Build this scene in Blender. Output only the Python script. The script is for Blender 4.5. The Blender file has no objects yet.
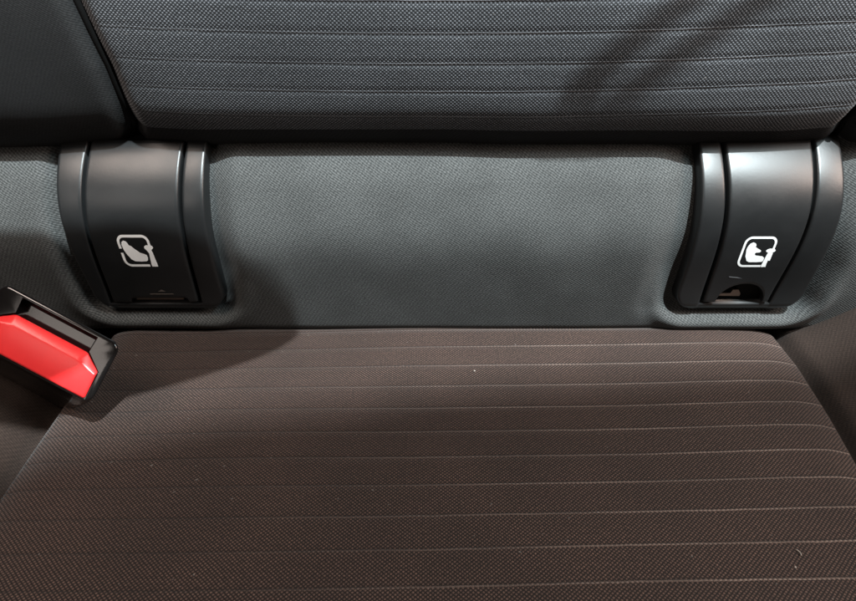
import bpy, bmesh, math
from mathutils import Vector, Matrix
R = math.radians
sc = bpy.context.scene
col = sc.collection
MM = 0.001

# ------------------------------------------------------------------ helpers
def sstep(a, b, x):
    t = max(0.0, min(1.0, (x - a) / (b - a))) if a != b else (1.0 if x >= b else 0.0)
    return t * t * (3 - 2 * t)
def lerp(a, b, t): return a + (b - a) * t
def interp(pts, x):
    if x <= pts[0][0]: return pts[0][1]
    for (x0, y0), (x1, y1) in zip(pts, pts[1:]):
        if x <= x1:
            t = (x - x0) / (x1 - x0)
            return y0 + (y1 - y0) * t
    return pts[-1][1]
def hsh(i, j=0):
    s = math.sin(i * 127.1 + j * 311.7) * 43758.5453
    return s - math.floor(s)
def vnoise(x, y):
    i, j = math.floor(x), math.floor(y); fx, fy = x - i, y - j
    fx = fx * fx * (3 - 2 * fx); fy = fy * fy * (3 - 2 * fy)
    return lerp(lerp(hsh(i, j), hsh(i + 1, j), fx), lerp(hsh(i, j + 1), hsh(i + 1, j + 1), fx), fy) - .5

def link(name, me, mat, parent=None, smooth=True):
    if mat: me.materials.append(mat)
    if smooth:
        for p in me.polygons: p.use_smooth = True
    o = bpy.data.objects.new(name, me); col.objects.link(o)
    if parent: o.parent = parent
    return o
def tag(o, label=None, cat=None, group=None, kind=None):
    if label: o['label'] = label
    if cat: o['category'] = cat
    if group: o['group'] = group
    if kind: o['kind'] = kind
    return o
def thing(name, loc, label, cat, group=None):
    o = bpy.data.objects.new(name, None); col.objects.link(o)
    o.empty_display_size = .02
    o.location = loc
    return tag(o, label, cat, group)
def grid(name, us, vs, fn, mat, parent=None, uvfn=None, off=Vector((0, 0, 0))):
    """us x vs grid; fn(u,v)->point; uv in centimetres"""
    nu, nv = len(us), len(vs)
    verts = [Vector(fn(u, v)) - off for v in vs for u in us]
    faces = [(j * nu + i, j * nu + i + 1, (j + 1) * nu + i + 1, (j + 1) * nu + i) for j in range(nv - 1) for i in range(nu - 1)]
    me = bpy.data.meshes.new(name); me.from_pydata(verts, [], faces)
    uv = me.uv_layers.new(name='UVMap')
    uvs = [(uvfn(u, v) if uvfn else (u * 100, v * 100)) for v in vs for u in us]
    for l in me.loops: uv.data[l.index].uv = uvs[l.vertex_index]
    return link(name, me, mat, parent)
def frange(a, b, n): return [a + (b - a) * i / (n - 1) for i in range(n)]
def tube(name, pts, rad, mat, parent=None, off=Vector((0, 0, 0)), seg=8):
    bm = bmesh.new(); rings = []
    for i, p in enumerate(pts):
        p = Vector(p)
        t = (Vector(pts[min(i + 1, len(pts) - 1)]) - Vector(pts[max(i - 1, 0)])).normalized()
        a = t.orthogonal().normalized() if i == 0 else (rings_a - t * rings_a.dot(t)).normalized()
        rings_a = a; b = t.cross(a)
        rings.append([bm.verts.new(p - off + rad * (math.cos(k * 2 * math.pi / seg) * a + math.sin(k * 2 * math.pi / seg) * b)) for k in range(seg)])
    for r0, r1 in zip(rings, rings[1:]):
        for k in range(seg): bm.faces.new((r0[k], r0[(k + 1) % seg], r1[(k + 1) % seg], r1[k]))
    bm.faces.new(rings[0][::-1]); bm.faces.new(rings[-1])
    bmesh.ops.recalc_face_normals(bm, faces=bm.faces)
    me = bpy.data.meshes.new(name); bm.to_mesh(me); bm.free()
    return link(name, me, mat, parent)

# ------------------------------------------------------------------ node materials
class NT:
    def __init__(s, name):
        s.m = bpy.data.materials.new(name); s.m.use_nodes = True
        s.t = s.m.node_tree; s.n = s.t.nodes; s.l = s.t.links
        s.b = s.n['Principled BSDF']
    def put(s, sock, v):
        if isinstance(v, (int, float)): sock.default_value = v
        elif isinstance(v, tuple): sock.default_value = v if len(v) != 3 or sock.type != 'RGBA' else (*v, 1)
        else: s.l.new(v, sock)
    def math(s, op, a, b=0.0, c=None, clamp=False):
        n = s.n.new('ShaderNodeMath'); n.operation = op; n.use_clamp = clamp
        s.put(n.inputs[0], a); s.put(n.inputs[1], b)
        if c is not None: s.put(n.inputs[2], c)
        return n.outputs[0]
    def add(s, a, b): return s.math('ADD', a, b)
    def mul(s, a, b): return s.math('MULTIPLY', a, b)
    def sub(s, a, b): return s.math('SUBTRACT', a, b)
    def maprange(s, v, a, b, c=0.0, d=1.0, smooth=True):
        n = s.n.new('ShaderNodeMapRange'); n.interpolation_type = 'SMOOTHSTEP' if smooth else 'LINEAR'
        s.put(n.inputs['Value'], v)
        for k, x in zip(('From Min', 'From Max', 'To Min', 'To Max'), (a, b, c, d)): s.put(n.inputs[k], x)
        return n.outputs[0]
    def mix(s, f, a, b, typ='MIX'):
        n = s.n.new('ShaderNodeMix'); n.data_type = 'RGBA'; n.blend_type = typ
        s.put(n.inputs[0], f); s.put(n.inputs[6], a); s.put(n.inputs[7], b)
        return n.outputs[2]
    def noise(s, vec, scale, detail=2.0, rough=.5):
        n = s.n.new('ShaderNodeTexNoise'); s.put(n.inputs['Vector'], vec)
        n.inputs['Scale'].default_value = scale; n.inputs['Detail'].default_value = detail; n.inputs['Roughness'].default_value = rough
        return n.outputs['Fac']
    def uv(s):
        n = s.n.new('ShaderNodeUVMap'); n.uv_map = 'UVMap'; return n.outputs[0]
    def obj(s): return s.n.new('ShaderNodeTexCoord').outputs['Object']
    def sep(s, v):
        n = s.n.new('ShaderNodeSeparateXYZ'); s.put(n.inputs[0], v); return n.outputs
    def comb(s, x, y, z=0.0):
        n = s.n.new('ShaderNodeCombineXYZ'); s.put(n.inputs[0], x); s.put(n.inputs[1], y); s.put(n.inputs[2], z); return n.outputs[0]
    def bump(s, h, strength, dist, normal=None):
        n = s.n.new('ShaderNodeBump'); n.inputs['Strength'].default_value = strength; n.inputs['Distance'].default_value = dist
        s.put(n.inputs['Height'], h)
        if normal: s.put(n.inputs['Normal'], normal)
        return n.outputs[0]
    def set(s, **k):
        names = {'color': 'Base Color', 'rough': 'Roughness', 'spec': 'Specular IOR Level', 'normal': 'Normal', 'metal': 'Metallic',
                 'sheen': 'Sheen Weight', 'sheen_rough': 'Sheen Roughness', 'sheen_tint': 'Sheen Tint', 'coat': 'Coat Weight', 'coat_rough': 'Coat Roughness'}
        for a, v in k.items(): s.put(s.b.inputs[names[a]], v)
        return s.m

def weave_mat(name, dark, light, thread, pitch, row, line_y0, line_gap, tilt=0.0, bow=0.0, side=+1, line_fade=(-9, 12), line_lo=.02, line_hi=.70):
    """coarse two-tone weave with stitched channels across it; UV in cm"""
    s = NT(name); x, y, _ = s.sep(s.uv())
    wob = s.mul(s.sub(s.noise(s.uv(), 1.6, 2), .5), .05)
    wob2 = s.mul(s.sub(s.noise(s.comb(s.add(x, 31.0), y), 1.3, 2), .5), .05)
    xa, ya = s.add(x, wob), s.add(y, wob2)
    cx = s.math('COSINE', s.mul(xa, 2 * math.pi / pitch)); cy = s.math('COSINE', s.mul(ya, 2 * math.pi / row))
    f = s.mul(s.math('ABSOLUTE', s.sub(cy, cx)), .5)                       # quincunx of thread floats
    f = s.math('POWER', f, 1.9)
    # one diagonal a little stronger, as in a twill
    dg = s.math('COSINE', s.mul(s.add(s.mul(xa, 1 / pitch), s.mul(ya, 1 / row)), 2 * math.pi))
    f = s.math('MULTIPLY', f, s.add(.86, s.mul(dg, .14)), clamp=True)
    # stitched lines
    ly = s.add(s.add(ya, s.mul(x, tilt)), s.mul(s.mul(x, x), bow))
    ph = s.math('FRACT', s.math('DIVIDE', s.sub(ly, line_y0), line_gap))
    d = s.mul(s.sub(ph, .5), line_gap)                                      # signed distance, cm
    ad = s.math('ABSOLUTE', d)
    stitch = s.maprange(ad, .012, .044, 1, 0)
    groove = s.maprange(s.math('ABSOLUTE', s.add(d, .05 * side)), .02, .08, 1, 0)
    valley = s.maprange(ad, 0.0, .25, 1, 0)
    dash = s.maprange(s.math('COSINE', s.mul(xa, 2 * math.pi / (pitch * 1.0))), -.6, .3)
    fade = s.mul(s.maprange(x, line_fade[0], line_fade[1], line_lo, line_hi), s.maprange(s.noise(s.comb(s.mul(x, .25), s.mul(y, .8)), 1.0, 2), .3, .7, .55, 1.1))  # thread brightens towards the right: grazing light put into the colour
    big = s.noise(s.uv(), .22, 3)
    tone = s.maprange(big, .3, .7, .85, 1.15)
    grain = s.maprange(s.noise(s.uv(), 9, 2), .25, .75, .6, 1.4)
    c = s.mix(s.math('MULTIPLY', f, grain, clamp=True), dark, light)
    c = s.mix(s.mul(groove, .35), c, tuple(v * .45 for v in dark))
    c = s.mix(s.mul(s.mul(stitch, s.add(.35, s.mul(dash, .65))), fade), c, thread)
    lint = s.maprange(s.noise(s.uv(), 5.0, 1), .765, .79, 0, .25)
    c = s.mix(lint, c, (.3, .28, .26))
    c = s.mix(1.0, c, s.comb(tone, tone, tone), 'MULTIPLY')
    h = s.add(s.mul(f, .35), s.mul(s.sub(s.mul(stitch, .25), s.add(s.mul(groove, .35), s.mul(valley, .55))), s.maprange(x, -13, 4, .35, 1)))
    nrm = s.bump(h, .75, .0007)
    return s.set(color=c, rough=.8, spec=.25, normal=nrm, sheen=.12, sheen_rough=.5)

def twill_mat(name, dark, light, pitch=.085, ang=58, bump=.35):
    s = NT(name); x, y, _ = s.sep(s.uv())
    wob = s.mul(s.sub(s.noise(s.uv(), 2.2, 3), .5), .09)
    ca, sa = math.cos(R(ang)), math.sin(R(ang))
    a = s.add(s.add(s.mul(x, ca), s.mul(y, sa)), wob)
    b = s.add(s.sub(s.mul(x, sa), s.mul(y, ca)), wob)
    f = s.add(.5, s.mul(s.math('SINE', s.mul(a, 2 * math.pi / pitch)), .5))
    g = s.add(.5, s.mul(s.math('SINE', s.mul(b, 2 * math.pi / (pitch * 1.7))), .5))
    grain = s.noise(s.uv(), 14, 3, .6)
    v = s.math('MULTIPLY', s.add(s.mul(f, .55), s.mul(g, .25)), s.add(.45, grain), clamp=True)
    v = s.math('ADD', s.mul(v, .8), s.mul(s.sub(grain, .5), .9), clamp=True)
    big = s.maprange(s.noise(s.uv(), .35, 4, .6), .3, .7, .88, 1.12)
    c = s.mix(v, dark, light)
    c = s.mix(1.0, c, s.comb(big, big, big), 'MULTIPLY')
    return s.set(color=c, rough=.85, spec=.2, normal=s.bump(s.add(s.mul(v, .8), s.mul(big, 1.2)), bump, .0005), sheen=.04, sheen_rough=.45)

def plastic_mat(name, colr, rough, spec=.5, grain=.25, gscale=900):
    s = NT(name); o = s.obj()
    n = s.noise(o, gscale, 2, .6); n2 = s.noise(o, 60, 4, .6)
    r = s.maprange(n2, .3, .7, rough * .94, rough * 1.08)
    c = s.mix(s.maprange(n2, .35, .75, 0, .2), colr, tuple(v * 1.6 + .004 for v in colr))
    return s.set(color=c, rough=r, spec=spec, normal=s.bump(n, grain, .00012))

M_seat = weave_mat('warm_lit_weave', (.0036, .0017, .0013), (.128, .074, .056), (.24, .175, .145), .150, .135, -9.32 + .635, 1.27, tilt=-.022, side=-1)  # the backrest's cloth in brown: warm light put into the colour
M_back = weave_mat('grey_weave', (.0065, .0078, .0095), (.25, .268, .295), (.26, .27, .29), .143, .130, .05, 1.05, bow=-.0019, side=1, line_fade=(-14, 4), line_lo=.25, line_hi=.75)
M_twill = twill_mat('grey_twill', (.022, .0240, .0240), (.130, .135, .134))
M_side = twill_mat('dark_side_cloth', (.008, .0085, .009), (.027, .028, .029), pitch=.07, bump=.25)
M_edge = twill_mat('dark_edge', (.006, .006, .0065), (.030, .030, .032), pitch=.09, bump=.25)  # plain darker tone for the underside of the roll
M_side_brown = twill_mat('brown_side_cloth', (.014, .009, .007), (.042, .028, .022), pitch=.08, bump=.3)
M_black = plastic_mat('black_satin_plastic', (.0105, .0113, .0119), .36, .5, .14)
M_hole = plastic_mat('black_recess', (.003, .0027, .0025), .6, .2)
M_gloss = plastic_mat('black_gloss_plastic', (.006, .0055, .0055), .13, .5, .04)
M_red = plastic_mat('red_button_plastic', (.80, .030, .032), .32, .5, .12)
M_white = plastic_mat('white_print', (.90, .93, .93), .6, .3, .1)
M_metal = NT('anchor_steel').set(color=(.35, .30, .26), rough=.35, metal=1.0)
M_seam = plastic_mat('black_seam', (.004, .004, .004), .8, .1)

# ------------------------------------------------------------------ lower backrest panel frame
LEAN = R(83)
PU = Vector((0, math.cos(LEAN), math.sin(LEAN)))
PN = Vector((0, -math.sin(LEAN), math.cos(LEAN)))
def P(u, v, w): return Vector((u, 0, 0)) + PU * v + PN * w
def bulge(v):
    w = .0168 - .04 * v - .355 * .012 * math.log(math.cosh((v - .050) / .012))
    if v > .070: w -= ((v - .070) / .02) ** 2 * .0120
    return w
COVERS = [dict(u=-.1200, w0=.0300, w1=.0285), dict(u=.1390, w0=.0282, w1=.0282)]
V0, V1 = .0108, .0880
def sdf(u, v, c, hw):
    cv = (V0 + V1) / 2; r = .008
    dx = abs(u - c) - hw + r; dy = abs(v - cv) - (V1 - V0) / 2 + r
    return math.hypot(max(dx, 0), max(dy, 0)) + min(max(dx, dy), 0) - r
def panel_w(u, v):
    w = bulge(v)
    for i, c in enumerate(COVERS):
        d = sdf(u, v, c['u'], .0292)
        q = sstep(c['u'] - .03, c['u'] + .03, u); wide = lerp(.019, .011, q) if i == 1 else lerp(.011, .013, q)
        k = (1 - sstep(-.001, wide, d)) * sstep(.001, .014, v)
        w -= k * (.0075 - .002 * sstep(.03, .07, v))
        # padded lip under the cover
        w += (.0038 if i == 1 else .0030) * math.exp(-((d - .0068) / .0045) ** 2) * sstep(V0 + .026, V0 - .002, v)
    if v < .0015: w -= ((.0015 - v) / .006) ** 2 * .006
    w += .0012 * vnoise(u * 22 + 3, v * 30) + .0006 * vnoise(u * 60, v * 55 + 9)
    return w

seat = thing('car_seat', (0, 0, -.06), 'rear car seat with grey woven backrest and warm-lit brown woven cushion crossed by stitched lines', 'car seat')
BO = Vector((0, 0, -.06)); CO = BO

backrest = grid('backrest', frange(-.34, .34, 400), frange(-.035, .115, 110), lambda u, v: P(u, v, panel_w(u, v)), M_twill, seat, off=BO)

# upper backrest: padded roll. s = arc length up from underside
RC, RR = (.0305, .1118), .0320
def up_prof(s):
    """point in yz and outward normal for arc length s; s=0 is the lowest point of the roll"""
    a = s / RR
    if a < R(78):
        return RC[0] - RR * math.sin(a), RC[1] - RR * math.cos(a), -math.sin(a), -math.cos(a)
    a0 = R(78); s0 = a0 * RR
    ds = s - s0; rad = .19
    b = a0 + ds / rad
    cy, cz = RC[0] + (rad - RR) * math.sin(a0), RC[1] + (rad - RR) * math.cos(a0)
    return cy - rad * math.sin(b), cz - rad * math.cos(b), -math.sin(b), -math.cos(b)
def seamL(s):
    z = up_prof(max(s, 0))[1] + .0015
    return interp([(.078, -.128), (.085, -.1215), (.0935, -.1165), (.1026, -.1165), (.1187, -.1172), (.1387, -.1208), (.2, -.133)], z)
def seamR(s):
    z = up_prof(max(s, 0))[1] + .0015
    return interp([(.078, .176), (.085, .169), (.0945, .1645), (.106, .1665), (.14, .176), (.2, .188)], z)
def up_pt(x, s):
    y, z, ny, nz = up_prof(max(s, -.02)) if s >= 0 else (RC[0] - s, RC[1] - RR, 0, -1)
    e = min(abs(x - seamL(s)), abs(x - seamR(s)))
    h = -.0045 * math.exp(-(e / .0038) ** 2)
    if seamL(s) < x < seamR(s): h += .0015 * sstep(0, .03, e) - .0003
    else: h += .003 * sstep(0, .05, e)
    h += .0012 * vnoise(x * 25, s * 30 + 7)
    return Vector((x, y + ny * h, z + nz * h))
SV = frange(-.03, .11, 150)
SC = .0305
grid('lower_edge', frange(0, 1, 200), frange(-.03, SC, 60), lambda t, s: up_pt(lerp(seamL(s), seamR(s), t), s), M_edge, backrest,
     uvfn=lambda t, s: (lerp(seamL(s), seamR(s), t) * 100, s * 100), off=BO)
grid('centre_panel', frange(0, 1, 260), frange(SC, .11, 110), lambda t, s: up_pt(lerp(seamL(s), seamR(s), t), s), M_back, backrest,
     uvfn=lambda t, s: (lerp(seamL(s), seamR(s), t) * 100, s * 100), off=BO)
def dens(n): return [i / (n - 1) for i in range(n)]
grid('side_bolster', dens(120), SV, lambda t, s: up_pt(lerp(seamL(s), -.34, t ** 1.6), s), M_side, backrest,
     uvfn=lambda t, s: (lerp(seamL(s), -.34, t ** 1.6) * 100, s * 100), off=BO)
grid('side_bolster', dens(120), SV, lambda t, s: up_pt(lerp(seamR(s), .34, t ** 1.6), s), M_side, backrest,
     uvfn=lambda t, s: (lerp(seamR(s), .34, t ** 1.6) * 100, s * 100), off=BO)
for sm in (seamL, seamR):
    tube('seam', [up_pt(sm(s), s) for s in frange(0, .11, 60)], .0013, M_seam, backrest, off=BO)

# ------------------------------------------------------------------ seat cushion
def edgeL(y): return interp([(-.30, -.150), (-.10, -.1475), (-.05, -.147), (.03, -.146)], y)
def edgeR(y): return interp([(-.30, .148), (-.083, .1560), (-.057, .1590), (-.027, .1610), (0, .1600), (.03, .159)], y)
def cush_z(x, y):
    z = 0
    l, r = edgeL(y), edgeR(y)
    d = min(x - l, r - x)
    if d >= 0: z -= .0026 * max(0, 1 - d / .014) ** 2
    elif x > r: z = -.0026 - .006 * sstep(0, .003, x - r) * math.exp(-(max(0, x - r - .003) / .004) ** 2) + .030 * sstep(.004, .06, x - r)
    else: z = -.0026 - .012 * math.exp(-((l - x - .008) / .008) ** 2) + .020 * sstep(.012, .07, l - x)
    z -= .007 * sstep(-.006, .012, y)
    z += .0022 * vnoise(x * 14 + 2, y * 14) * sstep(0, .03, abs(d))
    return z
YS = frange(-.30, .03, 170)
def seat_pt(t, y):
    tc = max(0.0, min(1.0, t)); x = lerp(edgeL(y), edgeR(y), tc)
    over = abs(t - tc)                                                     # extra columns roll the edge down into the seam
    return Vector((x + math.copysign(min(over, .5) * .0012, t - .5) * (over > 0), y, cush_z(x, y) - .006 * over))
cushion = grid('cushion', [-1, -.5, -.2] + frange(0, 1, 220) + [1.2, 1.5, 2], YS, seat_pt,
     M_seat, seat, uvfn=lambda t, y: (lerp(edgeL(y), edgeR(y), max(0, min(1, t))) * 100 + (t - max(0, min(1, t))) * .3, y * 100), off=CO)
grid('side_bolster', dens(90), YS, lambda t, y: Vector((lerp(edgeR(y) + 1e-5, .34, t ** 1.5), y, cush_z(lerp(edgeR(y) + 1e-5, .34, t ** 1.5), y))),
     M_side_brown, cushion, uvfn=lambda t, y: (lerp(edgeR(y), .34, t ** 1.5) * 100, y * 100), off=CO)
grid('side_bolster', dens(90), YS, lambda t, y: Vector((lerp(edgeL(y) - 1e-5, -.34, t ** 1.5), y, cush_z(lerp(edgeL(y) - 1e-5, -.34, t ** 1.5), y))),
     M_side_brown, cushion, uvfn=lambda t, y: (lerp(edgeL(y), -.34, t ** 1.5) * 100, y * 100), off=CO)

M_lint = NT('pale_lint').set(color=(.30, .26, .23), rough=.9)
def onseat(x, y, h=.0006): return Vector((x, y, cush_z(x, y) + h))
def crumb(name, x, y, size, label):
    bm = bmesh.new(); bmesh.ops.create_icosphere(bm, subdivisions=2, radius=size)
    for v in bm.verts:
        v.co *= .75 + .5 * hsh(round(v.co.x * 9e4), round(v.co.y * 9e4 + v.co.z * 5e4)); v.co.z *= .6
    me = bpy.data.meshes.new(name); bm.to_mesh(me); bm.free()
    o = link(name, me, M_lint); o.location = onseat(x, y, size * .5)
    return tag(o, label, 'crumb', 'pale specks lying on the cushion')
crumb('crumb', .0198, -.0330, .00042, 'tiny pale crumb lying alone near the middle of the cushion back edge')
crumb('crumb', .1130, -.1250, .00034, 'tiny pale crumb beside the curved lint thread at the lower right')
lt = tube('lint_thread', [onseat(.1160 + .0007 * math.sin(t * 2.4), -.1190 - .0022 * t, .0005) for t in frange(0, 1, 12)], .00016, M_lint)
tag(lt, 'short curved white lint thread lying on the lower right of the warm-lit cushion', 'lint')

# ------------------------------------------------------------------ anchor covers
def cov_w(v):
    """outer face of a cover: nearly flat below, rolling back at its top"""
    w = .0056 + .0100 * sstep(.005, .055, v)
    if v > .056: w -= ((v - .056) / .034) ** 2 * .0195
    return w
def cover(cu, wt, wb, ft, fb, label, hr=.0105, hh=.0105, hp=.54, power=2.0):
    """wt/wb half widths at top/bottom; ft/fb flap (left,right) edges at top/bottom, absolute u"""
    base = P(cu, V0, 0)
    root = thing('anchor_cover', base, label, 'anchor cover', 'plastic child seat anchor covers in the lower backrest')
    def tv(v): return (v - V0) / (V1 - V0)
    def left(v): return cu - lerp(wb, wt, tv(v))
    def right(v): return cu + lerp(wb, wt, tv(v))
    def fl(v): return lerp(fb[0], ft[0], tv(v))
    def fr(v): return lerp(fb[1], ft[1], tv(v))
    rc = .0105
    def inset(v):                                                          # rounded lower corners
        d = v - V0
        return 0 if d > rc else rc - math.sqrt(max(0, rc * rc - (rc - d) ** 2))
    G = .0013                                                              # groove between rail and flap
    # frame: cross-section across u for every v; k runs over profile points
    def frame_pt(k, v):
        ins = inset(v); L, Rr = left(v) + ins, right(v) - ins
        f0, f1 = max(fl(v) - G, L + .001), min(fr(v) + G, Rr - .001)
        w = cov_w(v) + (0 if v > V0 + .004 else -.0025 * (1 - (v - V0) / .004) ** 2)
        dp = -.0045 if v > V0 + .0042 else -.0002                           # floor under the flap, closed by the bottom bar
        e = .0008
        prof = [(L - .0002, w - .012), (L, w - e * 1.6), (L + e * .35, w - e * .5), (L + e * 1.1, w), (L + e * 1.9, w + .0001), (f0 - e * 1.7, w + .0001), (f0 - e * .9, w), (f0 - e * .3, w - e * .35), (f0, w - e * 1.1),
                (f0 + .0001, w + dp), (lerp(f0, f1, .5), w + dp), (f1 - .0001, w + dp),
                (f1, w - e * 1.1), (f1 + e * .3, w - e * .35), (f1 + e * .9, w), (f1 + e * 1.7, w + .0001), (Rr - e * 1.9, w + .0001), (Rr - e * 1.1, w), (Rr - e * .35, w - e * .5), (Rr, w - e * 1.6), (Rr + .0002, w - .012)]
        if v <= V0 + .0042: 
            for q in range(8, 13): prof[q] = (prof[q][0], w - .0003)
        u, ww = prof[k]
        if v <= V0 + 1e-7: ww = w - .012
        return P(u, v, ww)
    vs = [V0, V0 + .0002, V0 + .0006, V0 + .0012, V0 + .002, V0 + .003, V0 + .004, V0 + .0043] + frange(V0 + .005, V0 + .011, 8) + frange(V0 + .0125, V1, 42)
    fr_o = grid('frame', list(range(21)), vs, frame_pt, M_black, root, uvfn=lambda k, v: (k, v * 100), off=base)
    # flap with a half-round finger hole cut into its lower edge
    vb0 = V0 + .0050
    hc = lerp(fl(vb0), fr(vb0), hp)
    def vbot(u):
        q = (u - hc) / hr
        return vb0 + (hh * max(0, 1 - abs(q) ** power) ** (1 / power) if abs(q) < 1 else 0)
    ts = frange(0, 1, 100)
    def flap_pt(k, r):
        # r: 0..1 from the lower edge to the top; rows beyond wrap the edge inwards
        t = ts[k]; ub = lerp(fl(vb0), fr(vb0), t); vbt = vbot(ub)
        rr = max(0, min(1, r)); v = lerp(vbt, V1 - .0015, rr); u = lerp(fl(v), fr(v), t)
        w = cov_w(v) + .0003 + .0006 * (1 - (2 * t - 1) ** 2)
        e = min(t, 1 - t) * (fr(v) - fl(v))
        if e < .0012: w -= .0012 * (1 - math.sqrt(max(0, 1 - (1 - e / .0012) ** 2)))
        if v - vbt < .0010: w -= .0008 * (1 - (v - vbt) / .0010) ** 2
        if r < 0: w -= .0026
        if r > 1: w -= .004
        return u, v, w
    rows = [-1] + [0, .004, .009, .015, .03] + frange(.06, .97, 50) + [.985, 1.0, 2]
    ks = list(range(len(ts)))
    # thin side skirts: first and last column are repeated deeper
    cols = [-1] + ks + [len(ts)]
    def fp(k, r):
        kk = max(0, min(len(ts) - 1, k)); u, v, w = flap_pt(kk, r)
        if k != kk: w -= .0035
        return P(u, v, w)
    flap = grid('flap', cols, rows, fp, M_black, root, uvfn=lambda k, r: (k, r), off=base)
    # recess floor and anchor bracket behind the hole
    grid('recess', frange(hc - hr - .002, hc + hr + .002, 8), frange(V0 + .0046, vb0 + hh + .003, 6), lambda u, v: P(u, v, cov_w(v) - .0040), M_hole, root, off=base)
    bm = bmesh.new()
    pts = [(hc - .0112, vb0 + .0017), (hc + .0100, vb0 + .0017), (hc + .0100, vb0 + .0006), (hc - .0112, vb0 + .0006)] if power > 2 else [(hc - .0125, vb0 + .0040), (hc - .004, vb0 + .0042), (hc - .0035, vb0 + .0062), (hc - .0010, vb0 + .0062), (hc + .0005, vb0 + .0040), (hc + .0005, vb0 + .0026), (hc - .0125, vb0 + .0028)]
    vt = [bm.verts.new(P(u, v, cov_w(v) - .0016) - base) for u, v in pts]; f = bm.faces.new(vt)
    ex = bmesh.ops.extrude_face_region(bm, geom=[f])
    for g in ex['geom']:
        if isinstance(g, bmesh.types.BMVert): g.co -= PN * .0016
    bmesh.ops.recalc_face_normals(bm, faces=bm.faces)
    if power > 2:                                                          # small raised mark over the slot
        for poly in ([(hc - .003, .0050), (hc + .0075, .0050), (hc + .0075, .0056), (hc - .003, .0056)], [(hc + .0010, .0066), (hc + .0045, .0066), (hc + .0028, .0078)]):
            mk = bmesh.new(); mk.faces.new([mk.verts.new(P(u, vb0 + q_, cov_w(vb0 + q_) + .0011) - base) for u, q_ in poly])
            mm = bpy.data.meshes.new('slot_mark'); mk.to_mesh(mm); mk.free()
            link('slot_mark', mm, plastic_mat('slot_mark_grey', (.10, .085, .075), .5), root, smooth=False)
    me = bpy.data.meshes.new('anchor_bracket'); bm.to_mesh(me); bm.free()
    link('anchor_bracket', me, M_metal, root, smooth=False)
    def surf(u, v):
        t = (u - fl(v)) / (fr(v) - fl(v))
        return P(u, v, cov_w(v) + .0003 + .0006 * (1 - (2 * t - 1) ** 2) + .00012)
    return root, base, surf

def icon(root, base, surf, amap, outline, shapes):
    """white child-seat symbol printed on the flap: rounded outline ring plus filled figure shapes"""
    bm = bmesh.new()
    def vert(p): return bm.verts.new(surf(*amap(p)) - base)
    def fill(poly):
        n = len(poly); vs = [vert(p) for p in poly]; es = [bm.edges.new((vs[i], vs[(i + 1) % n])) for i in range(n)]
        bmesh.ops.triangle_fill(bm, edges=es, use_beauty=True)
    for strip in outline:                                                  # list of (outer, inner) point pairs
        pr = [(vert(a), vert(b)) for a, b in strip]
        for (a, b), (c, d) in zip(pr, pr[1:]): bm.faces.new((a, c, d, b))
    for s in shapes: fill(s)
    bmesh.ops.recalc_face_normals(bm, faces=bm.faces)
    for f in bm.faces:
        if f.normal.dot(PN) < 0: f.normal_flip()
    me = bpy.data.meshes.new('child_seat_symbol'); bm.to_mesh(me); bm.free()
    return link('child_seat_symbol', me, M_white, root, smooth=False)
def smooth_poly(p, n=2):
    for _ in range(n):
        q = []
        for i in range(len(p)):
            a, b = p[i], p[(i + 1) % len(p)]
            q += [(lerp(a[0], b[0], .25), lerp(a[1], b[1], .25)), (lerp(a[0], b[0], .75), lerp(a[1], b[1], .75))]
        p = q
    return p
def ring(w, h, r, th, a0, a1, n=60):
    """rounded square ring in 0..w x 0..h, drawn from perimeter fraction a0 to a1 (counter-clockwise from lower left)"""
    def loop(ins):
        pts = []; rr = max(r - ins, .0001)
        for cx, cy, s in ((w - r, r, -90), (w - r, h - r, 0), (r, h - r, 90), (r, r, 180)):
            for k in range(9):
                a = R(s + k * 90 / 8); pts.append((cx + rr * math.cos(a), cy + rr * math.sin(a)))
        return pts
    o, i = loop(0), loop(th); n = len(o)
    k0, k1 = round(a0 * n), round(a1 * n)
    return [(o[k % n], i[k % n]) for k in range(k0, k1 + 1)]

# symbols in a unit frame (x right, y up); the symbol square is 1 x 1
seat_fig_a = [(.11, .70), (.14, .79), (.20, .83), (.27, .81), (.31, .75), (.33, .69), (.40, .66), (.47, .58), (.54, .52), (.60, .46), (.72, .42), (.79, .38), (.80, .30), (.77, .21), (.72, .18), (.56, .17), (.36, .18), (.27, .24), (.19, .38), (.13, .54)]
peg_a = [(.78, .60), (.80, .66), (.86, .69), (.99, .69), (1.05, .66), (1.06, .61), (1.02, .57), (.985, .54), (1.0, .44), (1.02, .10), (1.02, .0), (.84, .0), (.83, .06), (.85, .20), (.88, .44), (.83, .54)]
seat_fig_b = [(.13, .60), (.15, .70), (.19, .78), (.27, .82), (.35, .79), (.39, .73), (.38, .68), (.46, .63), (.58, .57), (.60, .53), (.57, .50), (.46, .49), (.43, .45), (.48, .40), (.70, .37), (.78, .32), (.79, .22), (.75, .18), (.60, .17), (.36, .17), (.27, .21), (.18, .36)]
peg_b = [(.75, .55), (.78, .60), (.86, .625), (.96, .62), (1.03, .59), (1.05, .55), (1.02, .515), (.96, .495), (.94, .40), (.935, .12), (.95, .0), (.80, .0), (.79, .06), (.80, .16), (.82, .40), (.84, .49), (.78, .515)]

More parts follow.
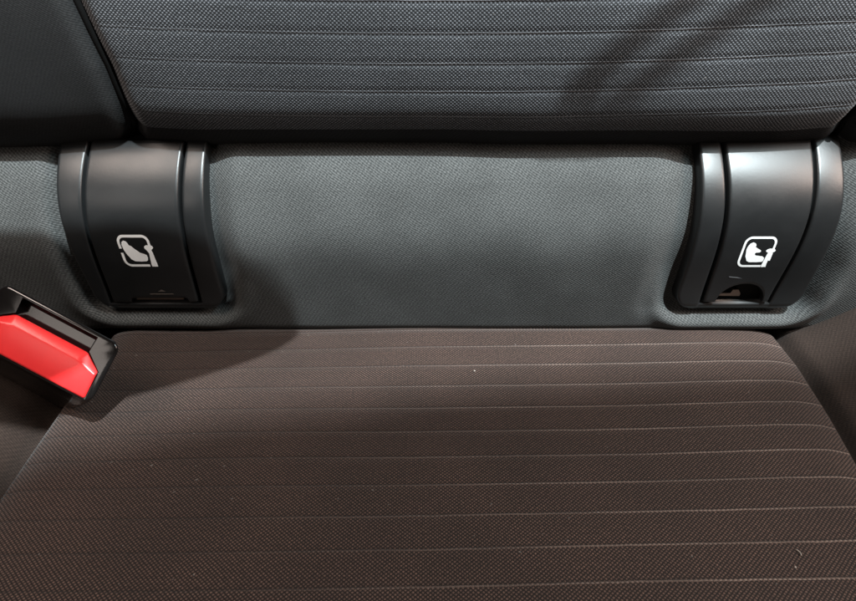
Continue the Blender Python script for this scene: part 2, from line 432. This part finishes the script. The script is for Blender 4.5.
r0, b0, s0 = cover(-.1200, .0300, .0288, (-.1372, -.0995), (-.1415, -.1032), 'dark black plastic anchor cover with white child seat symbol, just above the red buckle', .0128, .0024, .56, 7.0)
icon(r0, b0, s0, lambda p: (-.1282 + .0134 * p[0], .0362 + .0156 * p[1]), [ring(1, 1, .22, .078, 8 / 36, 1.0)], [seat_fig_a, peg_a])
r1, b1, s1 = cover(.1390, .0290, .0282, (.1204, .1563), (.1235, .1520), 'black plastic anchor cover with bright sheen, white child seat symbol and clear half round hole')
icon(r1, b1, s1, lambda p: (.1306 + .0134 * p[0], .0360 + .0150 * p[1]), [ring(1, 1, .22, .066, 8 / 36, 1.0)], [seat_fig_b, peg_b])
# short pale scuff on the right cover
bm = bmesh.new()
q = [(.1296, .0308), (.1331, .0305), (.1358, .0297), (.1334, .0300), (.1301, .0303)]
bm.faces.new([bm.verts.new(s1(*p) - b1) for p in q]); bmesh.ops.recalc_face_normals(bm, faces=bm.faces)
me = bpy.data.meshes.new('scuff_mark'); bm.to_mesh(me); bm.free()
link('scuff_mark', me, plastic_mat('pale_scuff', (.16, .17, .18), .5), r1, smooth=False)

# ------------------------------------------------------------------ seat belt buckle
W, H = 49 * MM, 24.6 * MM
E1 = Vector((-.85374, .29184, .43123)); E2 = Vector((-.57034, -.46050, -.68019))
a = R(3.4)
E1 = (math.cos(a) * E1 + math.sin(a) * E2).normalized(); E2 = (E2 - E1 * E2.dot(E1)).normalized()
EN = E1.cross(E2).normalized()
if EN.y > 0: EN = -EN
BK = Vector((-.1124, -.0566, .0327)) + EN * .001
buckle = thing('seat_belt_buckle', BK - EN * .05, 'black seat belt buckle with red release button, leaning over the left edge of the seat', 'seat belt buckle')
KO = BK - EN * .05
ED = -Vector((-.60, .50, -.62)).normalized()                          # the body runs back along this axis
def B(x, y, h): return BK + E1 * (x * MM) + E2 * (y * MM) + (EN if h > -1.2 else ED) * (h * MM) - KO
def rrect(x0, y0, x1, y1, r, n=7):
    pts = []
    for cx, cy, s in ((x1 - r, y1 - r, 0), (x0 + r, y1 - r, 90), (x0 + r, y0 + r, 180), (x1 - r, y0 + r, 270)):
        for k in range(n):
            t = R(s + 90 * k / (n - 1)); pts.append((cx + r * math.cos(t), cy + r * math.sin(t)))
    return pts
def finish(bm, name, mat, smooth=True, parent=buckle):
    bmesh.ops.recalc_face_normals(bm, faces=bm.faces)
    me = bpy.data.meshes.new(name); bm.to_mesh(me); bm.free()
    o = link(name, me, mat, parent, smooth)
    if smooth:
        md = o.modifiers.new('edge', 'EDGE_SPLIT'); md.split_angle = R(40)
    return o
HOLE = [(2.2, 23.6), (2.2, 12.6), (9.0, 7.4), (8.6, 1.3), (39.8, 1.3), (39.5, 7.4), (46.6, 12.6), (46.6, 23.6)]
bm = bmesh.new()
def ringv(pts, h): return [bm.verts.new(B(x, y, h)) for x, y in pts]
def bridge(r0, r1):
    n = len(r0)
    for k in range(n): bm.faces.new((r0[k], r0[(k + 1) % n], r1[(k + 1) % n], r1[k]))
secs = [(.9, 0, 2.8), (.45, -.10, 3.2), (.15, -.38, 3.5), (0, -.9, 3.7), (-.3, -8, 3.7), (0, -22, 3.7), (2.0, -45, 3), (4, -62, 2.5)]
rings = [ringv(rrect(i, i, 49 - i, 24.6 - i, r), h) for i, h, r in secs]
for x, y in zip(rings, rings[1:]): bridge(x, y)
bm.faces.new(rings[-1])
hole = [bm.verts.new(B(x, y, 0)) for x, y in HOLE]
n = len(hole); es = [bm.edges.new((hole[i], hole[(i + 1) % n])) for i in range(n)]
es += [bm.edges.get((rings[0][k], rings[0][(k + 1) % len(rings[0])])) for k in range(len(rings[0]))]
bmesh.ops.triangle_fill(bm, edges=es, use_beauty=True)
deep = [bm.verts.new(B(x, y, -5)) for x, y in HOLE]; bridge(hole, deep); bm.faces.new(deep)
finish(bm, 'housing', M_gloss)
# red press button: sloping upper facet, ridge, flatter lower face
bm = bmesh.new()
g = .25
top = [(2.2 + g, 12.7 + g), (9.2, 7.6 + g), (39.3, 7.6 + g), (46.6 - g, 12.7 + g)]
ridge = [(2.6, 13.4), (11, 11.6), (37.5, 11.6), (46.2, 13.4)]
low = [(2.7, 22.9), (11, 23.2), (37.5, 23.2), (46.1, 22.9)]
def bp(l, h): return [bm.verts.new(B(x, y, h)) for x, y in l]
b_ = bp(top, -4.5); t_ = bp(top, -.5); r_ = bp(ridge, 1.5); l_ = bp(low, .9)
e_ = bp([(2.2 + g, 23.5), (11, 23.5), (37.5, 23.5), (46.6 - g, 23.5)], .1); eb = bp([(2.2 + g, 23.5), (11, 23.5), (37.5, 23.5), (46.6 - g, 23.5)], -4.5)
for A_, B_ in ((b_, t_), (t_, r_), (r_, l_), (l_, e_), (e_, eb)):
    for k in range(3): bm.faces.new((A_[k], A_[k + 1], B_[k + 1], B_[k]))
for k in (0, 3): bm.faces.new([x[k] for x in (b_, t_, r_, l_, e_, eb)])
btn = finish(bm, 'release_button', M_red)
bv = btn.modifiers.new('bev', 'BEVEL'); bv.width = .0007; bv.segments = 3; bv.limit_method = 'ANGLE'; bv.angle_limit = R(12)
btn.modifiers.move(1, 0)
# dark stalk under the buckle
tube('stalk', [B(24, 12.3, -h) + KO for h in frange(55, 110, 8)], .010, M_side_brown, buckle, off=KO, seg=12)

# ------------------------------------------------------------------ light
def area(name, loc, target, size, power, colr):
    l = bpy.data.lights.new(name, 'AREA'); l.shape = 'DISK'; l.size = size; l.energy = power; l.color = colr
    o = bpy.data.objects.new(name, l); col.objects.link(o); o.location = loc
    o.rotation_euler = (Vector(target) - Vector(loc)).to_track_quat('-Z', 'Y').to_euler()
    return o
LD = Vector((.21, -.34, .91)).normalized()
KEY = Vector((.02, 0, .05)) + LD * 3.0
def at_dir(p, d, r): return Vector(p) + Vector(d).normalized() * r
area('window_light', KEY, (.03, 0, .06), .035, 265, (.87, .97, 1.0))
area('right_sheen_fill', at_dir((.137, 0, .078), (.36, -.38, .86), .62), (.12, 0, .07), .20, 3.0, (.82, .97, 1.0))  # added cool lamp, aimed to mirror in the right cover's top
area('left_sheen_fill', at_dir((-.12, 0, .078), (-.35, -.36, .88), .8), (-.10, -.01, .06), .30, 4.2, (1.0, .84, .74))  # added warm lamp that gives the left cover its sheen
area('buckle_sheen_fill', at_dir((-.13, -.06, .03), (-.43, -.78, .47), 1.0), (-.12, -.05, .03), .30, .9, (1.0, .88, .80))  # added dim lamp that makes the buckle face shine
area('right_warm_fill', (.52, -.20, .40), (.08, -.10, .0), .22, 2.6, (1.0, .77, .66))  # added warm fill, brightens the cushion towards the right
w = bpy.data.worlds.new('World'); sc.world = w; w.use_nodes = True
w.node_tree.nodes['Background'].inputs[0].default_value = (1.0, .74, .60, 1)
w.node_tree.nodes['Background'].inputs[1].default_value = .045

# ------------------------------------------------------------------ added unseen blockers above the frame, shaped to throw the shadows
def toward(p, d): return Vector(p) + LD * d
sil = [(-.26, 0, .034), (-.155, 0, .034), (-.110, 0, .0345), (-.090, 0, .0300), (-.068, 0, .0180), (-.0490, 0, .0015), (-.060, -.016, 0), (-.083, -.030, 0), (-.110, -.043, 0), (-.14, -.054, 0), (-.26, -.070, 0)]  # outline of the shadow that an added, unseen block throws
pts = [toward(p, .30) for p in sil]
HO = sum(pts, Vector()) / len(pts)
hr = thing('shadow_blocker', HO, 'rounded dark block added out of view above the seat to throw the left shadow', 'shadow_blocker')
bm = bmesh.new()
X1 = LD.cross(Vector((0, 0, 1))).normalized(); Y1 = LD.cross(X1)
q = smooth_poly([((p - HO).dot(X1), (p - HO).dot(Y1)) for p in pts], 2)
rings = []
for k, d in ((.93, -.012), (.985, -.008), (1, 0), (.985, .05), (.9, .06)):
    rings.append([bm.verts.new(X1 * a_ * k + Y1 * b_ * k + LD * d) for a_, b_ in q])
for x, y in zip(rings, rings[1:]):
    n = len(x)
    for k in range(n): bm.faces.new((x[k], x[(k + 1) % n], y[(k + 1) % n], y[k]))
bm.faces.new(rings[0]); bm.faces.new(rings[-1])
finish(bm, 'blocker_body', M_side, True, hr)
# added unseen slab: keeps the window light off the front of the cushion
fs = [toward(p, 1.3) for p in ((-.45, -.20, 0), (-.155, -.100, 0), (-.07, -.080, 0), (.0, -.058, 0), (.16, -.040, 0), (.45, -.03, 0), (.45, -.45, 0), (-.45, -.45, 0))]
FO = sum(fs, Vector()) / len(fs)
fr = thing('shade_slab', FO, 'dark slab added out of view above the seat to shade the cushion front', 'shade slab')
bm = bmesh.new(); X2 = Vector((1, 0, 0)); q = smooth_poly([(p.x - FO.x, p.y - FO.y) for p in fs], 1); rings = []
for k, d in ((.97, -.02), (1, 0), (1, .08), (.95, .12)):
    rings.append([bm.verts.new((a_ * k, b_ * k, d)) for a_, b_ in q])
for x, y in zip(rings, rings[1:]):
    n = len(x)
    for k in range(n): bm.faces.new((x[k], x[(k + 1) % n], y[(k + 1) % n], y[k]))
bm.faces.new(rings[0]); bm.faces.new(rings[-1])
finish(bm, 'backrest', M_side, True, fr)  # body of the added shading slab
# added unseen loop, shaped to throw two dark streaks across the backrest
mid = [(.205, 0, .215), (.157, 0, .176), (.109, 0, .140), (.060, 0, .1045), (.050, 0, .096), (.054, 0, .092), (.064, 0, .094), (.0805, 0, .1045), (.134, 0, .140), (.182, 0, .172), (.250, 0, .215)]
path = [toward(p, .27) for p in mid]
bm = bmesh.new(); prev = None; WO = path[0]
for i, p in enumerate(path):
    t = (path[min(i + 1, len(path) - 1)] - path[max(i - 1, 0)]).normalized(); sd = (Vector((1, 0, 0)) - LD * LD.x).normalized()
    row = [bm.verts.new(p - WO + sd * a_ + LD * b_) for a_, b_ in ((-.0068, -.0005), (.0068, -.0005), (.0068, .0005), (-.0068, .0005))]
    if prev:
        for k in range(4): bm.faces.new((prev[k], prev[(k + 1) % 4], row[(k + 1) % 4], row[k]))
    prev = row
bmesh.ops.recalc_face_normals(bm, faces=bm.faces)
me = bpy.data.meshes.new('shadow_loop'); bm.to_mesh(me); bm.free()
bw = link('shadow_loop', me, M_side, None); bw.location = WO
tag(bw, 'narrow dark loop added out of view above the backrest to throw shadow streaks', 'seat belt')

# ------------------------------------------------------------------ camera
cd = bpy.data.cameras.new('camera'); cam = bpy.data.objects.new('camera', cd); col.objects.link(cam)
cam.location = (0, -.242, .178); cam.rotation_euler = (R(90 - 34.1), 0, 0)
cd.sensor_width = 36; cd.lens = 36 * 640 / 856; cd.clip_start = .01; cd.clip_end = 50
sc.camera = cam
sc.view_settings.view_transform = 'Standard'; sc.view_settings.look = 'None'; sc.view_settings.exposure = 0; sc.view_settings.gamma = 1
